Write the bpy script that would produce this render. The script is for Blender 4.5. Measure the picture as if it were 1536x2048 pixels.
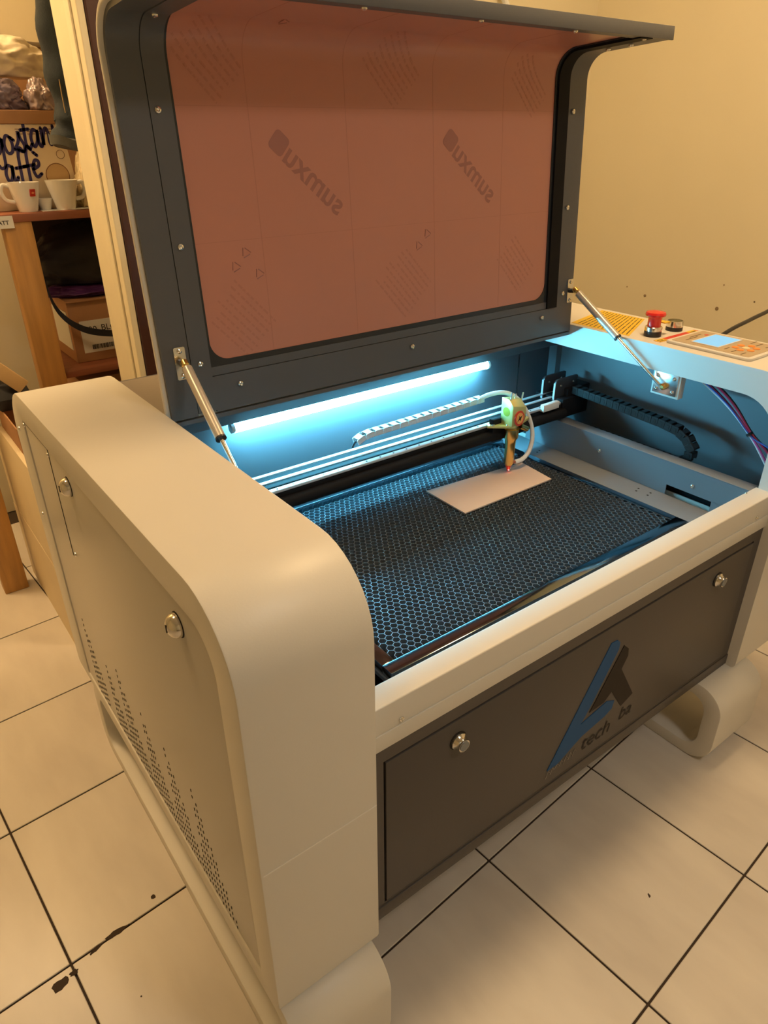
import bpy, bmesh, math, random
from mathutils import Vector, Matrix, noise
random.seed(7)
PI = math.pi
scene = bpy.context.scene
for o in list(bpy.data.objects):
    bpy.data.objects.remove(o)
COL = scene.collection

# ------------------------------------------------------------------ camera, world, exposure
F_PX, CX, CY, CZ = 1407.04, -0.2271, -0.588, 1.4644
YAW, PITCH, ROLL = 0.6429, 0.4939, -0.0066
fw = Vector((math.sin(YAW)*math.cos(PITCH), math.cos(YAW)*math.cos(PITCH), -math.sin(PITCH)))
rt = fw.cross(Vector((0, 0, 1))).normalized()
up = rt.cross(fw)
r2 = math.cos(ROLL)*rt + math.sin(ROLL)*up
u2 = -math.sin(ROLL)*rt + math.cos(ROLL)*up
cam_d = bpy.data.cameras.new('camera')
cam = bpy.data.objects.new('camera', cam_d)
COL.objects.link(cam)
cam.matrix_world = Matrix(((r2.x, u2.x, -fw.x, CX), (r2.y, u2.y, -fw.y, CY), (r2.z, u2.z, -fw.z, CZ), (0, 0, 0, 1)))
cam_d.sensor_fit = 'HORIZONTAL'
cam_d.sensor_width = 36.0
cam_d.lens = F_PX/1536*36.0
cam_d.clip_start = 0.02
scene.camera = cam
world = bpy.data.worlds.new('world')
scene.world = world
world.use_nodes = True
world.node_tree.nodes['Background'].inputs[0].default_value = (1.0, 0.85, 0.68, 1)
world.node_tree.nodes['Background'].inputs[1].default_value = 0.05
vs = scene.view_settings
vs.view_transform = 'Standard'
vs.look = 'None'
vs.exposure = 0.0
vs.gamma = 1.0
vs.use_curve_mapping = False
LAMP_WARM = (1.0, 0.67, 0.33)
LAMP_POWER = 76.0         # emission of the main lamp's diffuser
FRONT_POWER = 36.0
FRONT_COL = (1.0, 0.88, 0.74)
STORE_POWER = 190.0
SIDE_POWER = 25.0
LED_POWER = 170.0
LED_COL = (0.16, 0.70, 1.0)

# ------------------------------------------------------------------ materials
MATS = {}
def mat(name, col=(.5, .5, .5), rough=.5, metal=0.0, noise=0.0, nscale=8.0, bump=0.0, bscale=60.0,
        emit=None, estr=0.0, coat=0.0, alpha=None, trans=0.0, stretch=None, col2=None, spec=None):
    if name in MATS:
        return MATS[name]
    m = bpy.data.materials.new(name)
    m.use_nodes = True
    nt = m.node_tree
    b = nt.nodes['Principled BSDF']
    b.inputs['Base Color'].default_value = (*col, 1)
    b.inputs['Roughness'].default_value = rough
    b.inputs['Metallic'].default_value = metal
    if spec is not None:
        b.inputs['Specular IOR Level'].default_value = spec
    if coat:
        b.inputs['Coat Weight'].default_value = coat
    if trans:
        b.inputs['Transmission Weight'].default_value = trans
    if emit:
        b.inputs['Emission Color'].default_value = (*emit, 1)
        b.inputs['Emission Strength'].default_value = estr
    tc = nt.nodes.new('ShaderNodeTexCoord')
    vec = tc.outputs['Object']
    if stretch:
        mp = nt.nodes.new('ShaderNodeMapping')
        mp.inputs['Scale'].default_value = stretch
        nt.links.new(vec, mp.inputs['Vector'])
        vec = mp.outputs['Vector']
    if noise or col2:
        n = nt.nodes.new('ShaderNodeTexNoise')
        n.inputs['Scale'].default_value = nscale
        n.inputs['Detail'].default_value = 5
        nt.links.new(vec, n.inputs['Vector'])
        r = nt.nodes.new('ShaderNodeValToRGB')
        c2 = col2 if col2 else tuple(c*(1-noise) for c in col)
        r.color_ramp.elements[0].position = .32
        r.color_ramp.elements[1].position = .68
        r.color_ramp.elements[0].color = (*c2, 1)
        r.color_ramp.elements[1].color = (*col, 1)
        nt.links.new(n.outputs['Fac'], r.inputs['Fac'])
        nt.links.new(r.outputs['Color'], b.inputs['Base Color'])
    if bump:
        n2 = nt.nodes.new('ShaderNodeTexNoise')
        n2.inputs['Scale'].default_value = bscale
        n2.inputs['Detail'].default_value = 3
        nt.links.new(vec, n2.inputs['Vector'])
        bp = nt.nodes.new('ShaderNodeBump')
        bp.inputs['Strength'].default_value = bump
        bp.inputs['Distance'].default_value = .002
        nt.links.new(n2.outputs['Fac'], bp.inputs['Height'])
        nt.links.new(bp.outputs['Normal'], b.inputs['Normal'])
    MATS[name] = m
    return m

BEIGE = mat('machine_paint_beige', (.70, .67, .61), .42, bump=.05, bscale=350)
DARK = mat('machine_paint_charcoal', (.10, .105, .118), .42, bump=.05, bscale=350)
INTER = mat('chamber_paint_grey', (.19, .21, .235), .42, bump=.05, bscale=350)
DOORDARK = mat('front_door_charcoal', (.066, .058, .055), .45, bump=.05, bscale=350)
PANELGREY = mat('side_panel_beige_grey', (.54, .51, .455), .30, bump=.04, bscale=300)
BLACK = mat('black_anodised', (.012, .012, .014), .6, spec=.10)
BLACKPL = mat('black_plastic', (.02, .02, .022), .4)
GAP = mat('dark_gap', (.012, .009, .007), .8)
CHROME = mat('chrome', (.70, .67, .62), .14, 1.0)
STEEL = mat('polished_steel', (.78, .76, .72), .16, 1.0)
ALU = mat('aluminium', (.80, .81, .82), .24, 1.0, bump=.1, bscale=90)
MIRR = mat('polished_bed_frame', (.24, .29, .34), .12, 1.0, bump=.04, bscale=25)
ALUW = mat('brushed_aluminium_bright', (.82, .83, .84), .38, .55)
HONEY = mat('honeycomb_aluminium', (.30, .345, .38), .42, .75)
BRASS = mat('brass', (.80, .56, .20), .26, 1.0)
GOLD = mat('gold_anodised', (.86, .78, .30), .33, .55)
WALLM = mat('wall_paint_yellow_cream', (.78, .70, .50), .85, noise=.05, nscale=1.5, bump=.12, bscale=120)
WALLS = mat('wall_paint_storage', (.78, .71, .53), .85, noise=.05, nscale=1.5)
CEIL = mat('ceiling_white', (.80, .77, .70), .9)
TRIMM = mat('door_casing_cream', (.82, .74, .54), .5, noise=.03, nscale=20)
BROWNDOOR = mat('dark_brown_door', (.085, .035, .028), .4, noise=.3, nscale=6, stretch=(1, 1, .1))
GROUT = mat('grout_dark', (.05, .032, .02), .9)
TILE = mat('floor_tile_ceramic', (.72, .665, .595), .33, col2=(.62, .565, .505), nscale=9, bump=.06, bscale=45, stretch=(1, .35, 1))
PINE = mat('pine_wood', (.62, .33, .10), .5, noise=.3, nscale=5, stretch=(9, 9, .8))
SHELFW = mat('shelf_wood_red_brown', (.32, .11, .055), .5, noise=.25, nscale=5, stretch=(1, 9, 9))
CARD = mat('cardboard', (.45, .24, .12), .8, noise=.12, nscale=12)
CREAMB = mat('cream_melamine', (.72, .60, .40), .5, noise=.05, nscale=5)
CHIPB = mat('chipboard_edge', (.42, .30, .16), .85, col2=(.12, .08, .05), nscale=55)
CERAM = mat('white_ceramic', (.84, .81, .75), .12, coat=.3)
STRUT = mat('strut_cylinder_grey', (.60, .56, .50), .30, .35)
ACRYL = mat('acrylic_orange_film', (.60, .255, .19), .30, noise=.03, nscale=3)
PRINT = mat('film_print', (.40, .165, .135), .45)
SEAMF = mat('film_seam', (.535, .22, .163), .40)
LEDM = mat('led_tube_lit', (1, 1, 1), .4, emit=LED_COL, estr=LED_POWER)
WHITEPL = mat('white_plastic', (.82, .82, .80), .35)
TUBEM = mat('air_hose_white', (.80, .82, .83), .3)
SHEET = mat('plywood_blank', (.74, .58, .49), .55, noise=.04, nscale=9)

# ------------------------------------------------------------------ mesh helpers
class MB:
    def __init__(s):
        s.v = []; s.f = []
    def add(s, vs_, fs):
        n = len(s.v)
        s.v += [tuple(p) for p in vs_]
        s.f += [tuple(i+n for i in f) for f in fs]
        return s
    def box(s, x0, x1, y0, y1, z0, z1):
        return s.add([(x0, y0, z0), (x1, y0, z0), (x1, y1, z0), (x0, y1, z0), (x0, y0, z1), (x1, y0, z1), (x1, y1, z1), (x0, y1, z1)],
                     [(0, 3, 2, 1), (4, 5, 6, 7), (0, 1, 5, 4), (1, 2, 6, 5), (2, 3, 7, 6), (3, 0, 4, 7)])
    def loft(s, loops, closed=True, caps=True):
        n = len(loops[0]); vs_ = [p for l in loops for p in l]; fs = []
        for a in range(len(loops)-1):
            for i in range(n if closed else n-1):
                j = (i+1) % n
                fs.append((a*n+i, a*n+j, (a+1)*n+j, (a+1)*n+i))
        if caps:
            fs.append(tuple(range(n))); fs.append(tuple(range((len(loops)-1)*n, len(loops)*n)))
        return s.add(vs_, fs)
    def prism(s, poly, axis, a, b):
        if axis == 'x': L = [[(t, p[0], p[1]) for p in poly] for t in (a, b)]
        if axis == 'y': L = [[(p[0], t, p[1]) for p in poly] for t in (a, b)]
        if axis == 'z': L = [[(p[0], p[1], t) for p in poly] for t in (a, b)]
        return s.loft(L)
    def ring(s, outer, inner, axis, a, b):
        def m(p, t):
            return {'x': (t, p[0], p[1]), 'y': (p[0], t, p[1]), 'z': (p[0], p[1], t)}[axis]
        n = len(outer)
        vs_ = [m(p, a) for p in outer]+[m(p, a) for p in inner]+[m(p, b) for p in outer]+[m(p, b) for p in inner]
        fs = []
        for i in range(n):
            j = (i+1) % n
            fs += [(i, j, n+j, n+i), (2*n+i, 2*n+j, 3*n+j, 3*n+i), (i, j, 2*n+j, 2*n+i), (n+i, n+j, 3*n+j, 3*n+i)]
        return s.add(vs_, fs)
    def tube(s, pts, r, n=10, caps=True):
        pts = [Vector(p) for p in pts]; loops = []
        rs = r if isinstance(r, (list, tuple)) else [r]*len(pts)
        u = None
        for i, p in enumerate(pts):
            t = (pts[min(i+1, len(pts)-1)]-pts[max(i-1, 0)]).normalized()
            if u is None:
                u = t.orthogonal().normalized()
            u = (u-t*u.dot(t)).normalized()
            w = t.cross(u)
            loops.append([p+(u*math.cos(2*PI*k/n)+w*math.sin(2*PI*k/n))*rs[i] for k in range(n)])
        return s.loft(loops, caps=caps)
    def lathe(s, prof, base, axis=(0, 0, 1), n=20):
        base = Vector(base); ax = Vector(axis).normalized(); u = ax.orthogonal().normalized(); w = ax.cross(u)
        loops = [[base+ax*h+(u*math.cos(2*PI*k/n)+w*math.sin(2*PI*k/n))*max(r, 1e-5) for k in range(n)] for r, h in prof]
        return s.loft(loops)
    def xf(s, M):
        s.v = [tuple(M @ Vector(p)) for p in s.v]
        return s

def mesh_from(mb, name, m, bevel=0.0, segs=2, smooth=35, recalc=True):
    me = bpy.data.meshes.new(name)
    me.from_pydata(mb.v, [], mb.f)
    bm = bmesh.new(); bm.from_mesh(me)
    if recalc:
        bmesh.ops.recalc_face_normals(bm, faces=bm.faces)
    if bevel:
        es = [e for e in bm.edges if len(e.link_faces) == 2 and e.calc_face_angle(0) > math.radians(40)]
        bmesh.ops.bevel(bm, geom=es, offset=bevel, segments=segs, affect='EDGES', profile=.5, clamp_overlap=True)
    bm.to_mesh(me); bm.free()
    if smooth:
        for p_ in me.polygons: p_.use_smooth = True
        me.set_sharp_from_angle(angle=math.radians(smooth))
    me.materials.append(m)
    return me

def wloc(o):
    l = Vector((0, 0, 0))
    while o is not None:
        l += o.location; o = o.parent
    return l

def place(name, me, parent=None, at=(0, 0, 0), rot=None):
    o = bpy.data.objects.new(name, me)
    COL.objects.link(o)
    if parent is not None:
        o.parent = parent
        o.location = Vector(at)-wloc(parent)
    else:
        o.location = at
    if rot: o.rotation_euler = rot
    return o

def part(name, mb, m, parent, bevel=0.0, segs=2, smooth=35, label=None, kind=None):
    o = place(name, mesh_from(mb, name, m, bevel, segs, smooth), parent)
    if label: o['label'] = label
    if kind: o['kind'] = kind
    return o

def recentre(o):
    """move a top-level mesh's origin to the bottom centre of its box"""
    me = o.data
    xs = [v.co.x for v in me.vertices]; ys = [v.co.y for v in me.vertices]; zs = [v.co.z for v in me.vertices]
    c = Vector(((min(xs)+max(xs))/2, (min(ys)+max(ys))/2, min(zs)))
    me.transform(Matrix.Translation(-c)); o.location = c
    return o

def tag(o, label, cat, group=None):
    o['label'] = label; o['category'] = cat
    if group: o['group'] = group
    return o

def single(name, mb, m, label, cat, bevel=0.0, group=None, segs=2, smooth=35, kind=None):
    o = recentre(part(name, mb, m, None, bevel, segs, smooth))
    tag(o, label, cat, group)
    if kind: o['kind'] = kind
    return o

def thing(name, loc, label, cat, group=None):
    o = bpy.data.objects.new(name, None); COL.objects.link(o)
    o.empty_display_size = .05
    o.location = loc
    return tag(o, label, cat, group)

def struct(name, mb, m, bevel=0.0, parent=None, smooth=0):
    o = part(name, mb, m, parent, bevel, smooth=smooth)
    if parent is None: o['kind'] = 'structure'
    return o

def rrect(y0, y1, z0, z1, radii, n=8):
    """rounded rectangle loop, radii = (y0z0, y1z0, y1z1, y0z1)"""
    cs = [((y0, z0), (1, 1), PI, radii[0]), ((y1, z0), (-1, 1), 1.5*PI, radii[1]), ((y1, z1), (-1, -1), 0, radii[2]), ((y0, z1), (1, -1), .5*PI, radii[3])]
    L = []
    for (c, sg, a0, r) in cs:
        cx, cy = c[0]+sg[0]*r, c[1]+sg[1]*r
        for k in range(n+1):
            a = a0+.5*PI*k/n
            L.append((cx+r*math.cos(a), cy+r*math.sin(a)))
    return L

def catmull(P, k=8):
    P = [Vector(p) for p in P]; P = [2*P[0]-P[1]]+P+[2*P[-1]-P[-2]]; out = []
    for i in range(1, len(P)-2):
        a, b, c, d = P[i-1:i+3]
        for j in range(k):
            t = j/k
            out.append(.5*((2*b)+(c-a)*t+(2*a-5*b+4*c-d)*t*t+(3*b-a-3*c+d)*t**3))
    out.append(P[-2])
    return out

def text_mb(s, size=1.0, shear=0.0, offset=0.0, spacing=1.0, depth=0.0):
    """the outline of a short text as flat mesh data in the XY plane, centred"""
    cu = bpy.data.curves.new('t', 'FONT')
    cu.body = s; cu.size = size; cu.shear = shear; cu.offset = offset; cu.space_character = spacing
    cu.align_x = 'CENTER'; cu.align_y = 'CENTER'; cu.extrude = depth; cu.resolution_u = 4
    o = bpy.data.objects.new('t', cu); COL.objects.link(o)
    bpy.context.view_layer.update()
    me = bpy.data.meshes.new_from_object(o.evaluated_get(bpy.context.evaluated_depsgraph_get()))
    mb = MB().add([v.co for v in me.vertices], [tuple(p.vertices) for p in me.polygons])
    bpy.data.objects.remove(o); bpy.data.curves.remove(cu); bpy.data.meshes.remove(me)
    return mb

# ------------------------------------------------------------------ setting
XW, YB, ZC = 2.357, 1.5, 2.75          # right wall, back wall, ceiling
fl = struct('floor', MB().box(-2.4, 2.5, -3.0, 2.75, -.05, -.004), GROUT)
TS, TA, TX, TY = .4009, .0716, .58257, .10159
ct, st = math.cos(TA), math.sin(TA)
tme = []
for k in range(4):
    g = TS/2-.0022
    t_ = MB().box(-g, g, -g, g, -.004, .0)
    me_ = mesh_from(t_, 'tile', TILE, bevel=.0012, segs=1, smooth=0)
    tme.append(me_)
for i in range(-9, 8):
    for j in range(-9, 8):
        u, v = (i+.5)*TS, (j+.5)*TS
        x, y = TX+ct*u-st*v, TY+st*u+ct*v
        if -2.15 < x < 2.2 and -2.2 < y < 2.5:
            o = place('tile', tme[0], fl, (x, y, random.uniform(-.0004, 0)), (0, 0, TA+random.choice((0, PI))))
def chip(cx, cy, L, Wd, rot):
    n = 14; pts = []
    for k in range(n):
        a = 2*PI*k/n; rr = .6+.4*random.random()
        pts.append((cx+math.cos(rot)*L*math.cos(a)*rr-math.sin(rot)*Wd*math.sin(a)*rr, cy+math.sin(rot)*L*math.cos(a)*rr+math.cos(rot)*Wd*math.sin(a)*rr))
    part('tile_chip', MB().prism(pts, 'z', -.003, .0006), GROUT, fl, smooth=0)
for c in ((-.151, .452, .028, .008, .05), (-.196, .444, .018, .005, .3), (-.062, .482, .006, .006, 0), (-.275, .415, .02, .014, .4), (-.246, .424, .010, .007, .2), (-.155, .300, .0022, .0022, 0), (.80, -.17, .006, .003, .9)):
    chip(*c)
# back wall with the doorway
wb = MB()
wb.box(.445, XW+.1, YB, YB+.17, 0, ZC); wb.box(-2.3, -.62, YB, YB+.17, 0, ZC); wb.box(-.62, .445, YB, YB+.17, 2.12, ZC)
struct('wall_back', wb, WALLM)
wr = struct('wall_right', MB().box(XW, XW+.1, -2.9, YB, 0, ZC), WALLM)
for (y, z, r) in ((1.101, .883, .006), (.792, .884, .007), (.784, .97, .003), (1.19, .905, .003), (.66, .93, .003)):
    part('anchor_hole', MB().lathe([(r, 0), (r*.6, .0015)], (XW-.0008, y, z), (-1, 0, 0), 10), CHIPB, wr)
struct('wall_left', MB().box(-2.3, -2.2, -2.9, YB, 0, ZC), WALLM)
struct('wall_front', MB().box(-2.3, XW+.1, -2.95, -2.85, 0, ZC), WALLM)
struct('ceiling', MB().box(-2.3, XW+.1, -2.9, 2.75, ZC, ZC+.1), CEIL)
struct('wall_storage_back', MB().box(-1.5, 1.6, 2.6, 2.7, 0, ZC), WALLS)
struct('wall_storage_left', MB().box(-1.55, -1.45, YB+.17, 2.7, 0, ZC), WALLS)
struct('wall_storage_right', MB().box(1.5, 1.6, YB+.17, 2.7, 0, ZC), WALLS)
tr = struct('trim_1', MB().box(.419, .4375, YB-.018, YB+.19, 0, 2.12), TRIMM, bevel=.003)
part('door_stop', MB().box(.413, .419, YB+.02, YB+.06, 0, 2.12), TRIMM, tr, bevel=.002)
struct('trim_2', MB().box(-.64, -.60, YB-.018, YB+.19, 0, 2.12), TRIMM, bevel=.003)
struct('trim_3', MB().box(-.64, .4455, YB-.018, YB+.19, 2.08, 2.121), TRIMM, bevel=.003)
dr = struct('door_1', MB().box(.4385, 1.24, YB-.022, YB-.0015, .01, 2.07), BROWNDOOR, bevel=.004)
part('door_handle', MB().tube([(1.18, YB-.022, 1.02), (1.18, YB-.07, 1.02), (1.07, YB-.072, 1.02)], .008), STEEL, dr)

# ------------------------------------------------------------------ lamps of the place
def ceiling_lamp(x, y, r, power, col, label):
    t = thing('ceiling_lamp', (x, y, ZC), label, 'lamp', 'round ceiling lamps')
    part('lamp_base', MB().lathe([(r*1.08, 0), (r*1.08, .03), (r*.9, .035)], (x, y, ZC-.036), n=32), WHITEPL, t)
    em = mat('lamp_diffuser_%d' % int(r*1000+power), (1, 1, 1), .5, emit=col, estr=power)
    part('lamp_diffuser', MB().lathe([(r*.55, 0), (r*.9, .02), (r, .045)], (x, y, ZC-.081), n=32), em, t)
    return t
ceiling_lamp(1.28, .30, .19, LAMP_POWER, LAMP_WARM, 'round warm ceiling lamp straight above the laser machine')
ceiling_lamp(-.30, .95, .19, SIDE_POWER, LAMP_WARM, 'round warm ceiling lamp above the near side of the laser machine')
ceiling_lamp(.65, -1.25, .19, FRONT_POWER, FRONT_COL, 'paler round ceiling lamp in front of the laser machine')
ceiling_lamp(-.42, 2.15, .12, STORE_POWER, LAMP_WARM, 'small round warm ceiling lamp in the storage room')

# ------------------------------------------------------------------ laser machine
W, H, ZB, X2, X3, R, D = .1976, 1.0, .2323, 1.3476, 1.575, .1188, 1.075
LC = thing('laser_cutter', ((W+X2)/2, .5, 0), 'large beige and charcoal laser engraving machine with its lid raised', 'machine')
screw_me = mesh_from(MB().lathe([(.0062, 0), (.0062, .0012), (.0052, .0032), (.0028, .0044), (.0012, .0034)], (0, 0, 0), n=12), 'screw', STEEL)
def screw(parent, pos, direction, s=1.0):
    o = place('screw', screw_me, parent, pos)
    o.rotation_euler = Vector(direction).to_track_quat('Z', 'Y').to_euler()
    o.scale = (s, s, s)
    return o
outerp = rrect(0, D, ZB, H, (.016, .02, R, R), 10)
innerp = rrect(.057, D-.10, ZB+.026, H-.06, (.018, .004, .004, R-.057), 10)
# side cabinet (the one nearest)
c1 = part('side_cabinet', MB().ring(outerp, innerp, 'x', 0, W), BEIGE, LC, bevel=.003)
part('cabinet_body', MB().prism(innerp, 'x', .012, W-.001), BEIGE, c1)
doorp = rrect(.060, D-.103, ZB+.029, H-.063, (.016, .004, .004, R-.058), 10)
part('side_door', MB().prism(doorp, 'x', .003, .011), PANELGREY, c1, bevel=.0012, label='flush access door with a matte grey beige finish')
part('door_seam', MB().box(.0022, .004, .7885, .7915, .70, .9375).box(.0022, .004, .79, D-.102, .9365, .9385), GAP, c1)
def latch(parent, pos, d, s=1.0):
    part('latch_gasket', MB().lathe([(.0190*s, 0), (.0190*s, .0012)], pos, d, 24), GAP, parent)
    return part('latch_knob', MB().lathe([(.0178*s, .001), (.0178*s, .0045*s), (.0165*s, .0085*s), (.0135*s, .0125*s), (.0085*s, .0155*s), (.003*s, .0165*s)], pos, d, 28), CHROME, parent)
for (y, z) in ((.669, .905), (.173, .896)):
    latch(c1, (.003, y, z), (-1, 0, 0))
    part('latch_slot', MB().box(-.0142, -.0132, y-.0012, y+.0012, z-.006, z+.006), GAP, c1)
for (y, z) in ((.974, .930), (.792, .925), (.762, .715), (1.02, .70), (1.03, .905)):
    screw(c1, (.0025 if y < .98 else .0, y, z), (-1, 0, 0), .8)
# vent slots
vt = MB()
for a in range(56):
    for b in range(16):
        y = .145+a*.0135; z = .268+b*.0155+(a % 2)*.007
        fr = ((y-.145) % .126)/.126
        if .74 < y < .80: continue
        if z < .285+.225*fr and not (b > 3 and (a*7+b*3) % 9 == 0):
            vt.box(.0023, .004, y-.0012, y+.0012, z-.0031, z+.0031)
part('vent_slots', vt, GAP, c1, smooth=0, kind='stuff')
part('front_seam', MB().box(.004, W-.002, -.0006, .002, .5715, .5735), mat('seam_highlight', (.82, .79, .74), .4), c1)
# far cabinet, open towards the bed
innR = rrect(.010, D-.010, ZB+.010, H-.010, (.012, .012, R-.010, R-.010), 10)
opnR = rrect(.062, .832, .64, H-.062, (.004, .004, .004, R-.03), 10)
c2 = part('side_cabinet', MB().ring(outerp, innR, 'x', X2+.003, X3), BEIGE, LC)
part('inner_flange', MB().ring(outerp, opnR, 'x', X2, X2+.003), BEIGE, c2)
part('outer_plate', MB().prism(innR, 'x', X3-.008, X3-.002), BEIGE, c2)
part('inner_liner', MB().box(1.503, 1.508, .012, .838, .45, .985), INTER, c2)
part('corner_post', MB().box(1.48, 1.503, .80, .83, .60, .985), INTER, c2)
# feet: rounded loops of wide steel strip
ringo = rrect(-.050, 1.0, .0, .2325, (.07, .07, .07, .07), 10)
ringi = rrect(-.006, .956, .036, .196, (.042, .042, .042, .042), 10)
for (xa, xb) in ((.004, .186), (1.222, 1.42)):
    part('foot_loop', MB().ring(ringo, ringi, 'x', xa, xb), BEIGE, LC, bevel=.003)
# body between the cabinets
body = part('body_panel', MB().box(W, X2, .034, .048, .236, .66), DOORDARK, LC)
part('base_plate', MB().box(W, X2, .034, 1.05, .236, .246), DARK, body)
part('rear_body', MB().box(W, X2, .840, 1.05, .246, .96), DARK, body)
part('bottom_strip', MB().box(W, X2, .024, .034, .236, .266), DOORDARK, body, bevel=.001)
part('body_frame', MB().ring([(W, .266), (X2, .266), (X2, .650), (W, .650)], [(.229, .272), (1.317, .272), (1.317, .618), (.229, .618)], 'y', .0265, .034), DOORDARK, body)
fd = part('front_door', MB().box(.2325, 1.3135, .0245, .033, .2755, .6145), DOORDARK, LC, bevel=.0015, label='charcoal front door with a blue emblem')
for x in (.383, 1.176):
    part('lock_gasket', MB().lathe([(.0182, 0), (.0182, .0012)], (x, .0245, .5685), (0, -1, 0), 24), GAP, fd)
    k = part('door_lock', MB().lathe([(.0165, 0), (.0165, .004), (.0125, .009), (.012, .016), (.0115, .016), (.0115, .0155)], (x, .0238, .5685), (0, -1, 0), 12), CHROME, fd)
    part('lock_core', MB().lathe([(.0095, 0), (.0095, .0015)], (x, .0085, .5685), (0, -1, 0), 20), mat('lock_core_grey', (.22, .24, .26), .4, .3), fd)
# emblem on the door
BLUEV = mat('emblem_blue', (.012, .085, .25), .6, spec=.25)
EMD = mat('emblem_black', (.016, .011, .010), .55, spec=.2)
def flat(name, poly, y, m, parent, t=.0012):
    return part(name, MB().prism(poly, 'y', y-t, y), m, parent, smooth=0)
flat('emblem_bar', [(.641, .318), (.672, .318), (.742, .352), (.815, .365), (.838, .375), (.842, .395), (.815, .408), (.764, .398), (.732, .392), (.758, .43), (.822, .545), (.822, .562), (.812, .572), (.792, .574)], .0245, BLUEV, fd)
flat('emblem_arrow', [(.757, .410), (.840, .545), (.858, .528), (.861, .508), (.846, .480), (.910, .378), (.872, .362), (.825, .430), (.803, .412)], .0245, EMD, fd)
LETT = mat('letter_dark', (.014, .010, .009), .5, spec=.2)
LETL = mat('letter_worn_silver', (.42, .38, .33), .35)
M_front = lambda x, z, y: Matrix.Translation((x, y, z)) @ Matrix.Rotation(PI/2, 4, 'X')
part('door_lettering', text_mb('tech', .056, .22).xf(M_front(.795, .322, .0236) @ Matrix.Scale(1.0, 4)), LETT, fd, smooth=0)
part('door_lettering', text_mb('ba', .050, .22).xf(M_front(.895, .333, .0236)), LETT, fd, smooth=0)
wl = MB()
for k in range(7):
    x = .640+k*.0135; z = .305+.002*k
    wl.tube([(x, .0238, z-.010*random.random()), (x+.006, .0238, z+.010), (x+.011, .0238, z+.004*random.random())], .0006, 5)
part('door_lettering', wl, LETL, fd, smooth=0)
# front rail
rail = part('front_rail', MB().box(W, X2+.004, .0252, .0687, .6488, .7323), BEIGE, LC, bevel=.0025, segs=3)
part('rail_lip', MB().box(W, X2, .0225, .0255, .6488, .680), BEIGE, rail, bevel=.001)
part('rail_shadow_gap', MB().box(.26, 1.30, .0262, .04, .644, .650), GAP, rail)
for (x, z) in ((.262, .689), (1.292, .689)):
    screw(rail, (x, .025, z), (0, -1, 0), .8)
for x in (1.30,):
    screw(rail, (x, .0655, .7325), (0, 0, 1), .5)
# interior
tub = part('work_chamber', MB().box(W, 1.503, .832, .838, .45, .966), DARK, LC, label='charcoal back wall of the work chamber')
part('chamber_top_bar', MB().box(W+.004, 1.503, .789, .832, .897, .966), DARK, tub, bevel=.002)
part('rear_cover', MB().box(W+.002, X2-.002, .705, .965, .966, .985), mat('rear_cover_taupe', (.27, .235, .20), .35), tub, bevel=.002)
part('chamber_floor', MB().box(.342, 1.503, .07, .832, .612, .620), DARK, tub)
part('chamber_floor_low', MB().box(W, .40, .06, .832, .48, .49), BLACK, tub)
part('chamber_side_left', MB().box(W+.0005, W+.004, .06, .832, .49, .90), DARK, tub)
led_ = part('side_ledge', MB().box(1.2415, 1.327, .075, .83, .620, .639), INTER, tub, bevel=.0008)
pl = part('side_rail_plate', MB().box(1.327, 1.3302, .276, .76, .639, .726).box(1.327, 1.3302, .070, .276, .666, .726).box(1.327, 1.3302, .070, .152, .639, .667), INTER, tub)
part('side_rail_flange', MB().box(1.327, 1.368, .070, .76, .726, .729), INTER, tub, bevel=.0008)
part('side_rail_back', MB().box(1.362, 1.368, .070, .76, .62, .726), BLACK, tub)
for (y, z) in ((.489, .687), (.207, .687)):
    screw(pl, (1.3268, y, z), (-1, 0, 0), .9)
for (x, y) in ((1.283, .330), (1.300, .335), (1.285, .297), (1.302, .300), (1.27, .66), (1.285, .665)):
    part('ledge_hole', MB().lathe([(.0028, 0), (.0028, .0006)], (x, y, .6388), n=10), GAP, led_)
# led tube under the top bar
lt = part('led_tube', MB().tube([(.392, .800, .883), (1.178, .800, .885)], .0110, 14), LEDM, LC, label='bright cyan white light tube')
for x in (.384, 1.178):
    part('tube_cap', MB().tube([(x, .800, .884), (x+.008, .800, .884)], .0118, 14), WHITEPL, lt)
    part('tube_clip', MB().box(x, x+.006, .797, .802, .884, .899), WHITEPL, lt)

# gantry
gy0, gy1, gz0, gz1 = .645, .735, .738, .777
ga = part('gantry_beam', MB().box(.215, 1.345, gy0, gy1, gz0, gz1), BLACK, LC, bevel=.006, segs=3)
gr_ = part('linear_rail', MB().box(.22, 1.33, .643, .657, gz1, gz1+.007), ALUW, ga, bevel=.001)
for k in range(27):
    part('rail_hole', MB().lathe([(.0024, 0), (.0024, .0006)], (.25+k*.04, .650, gz1+.0068), n=10), GAP, ga)
part('belt', MB().box(.22, 1.40, .678, .688, gz1+.010, gz1+.0125), ALUW, ga)
part('belt', MB().box(.22, 1.40, .708, .718, gz1+.012, gz1+.0145), ALUW, ga)
part('front_bar', MB().tube([(.215, .638, .752), (1.34, .638, .752)], .0145, 16), BLACK, ga)
part('gantry_end_block', MB().box(1.335, 1.45, .640, .745, .733, .790), BLACK, ga, bevel=.003)
part('gantry_end_block', MB().box(1.37, 1.47, .655, .735, .755, .812), BLACK, ga, bevel=.003)
pm = mat('pulley_plate', (.05, .05, .055), .3, .2)
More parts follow.
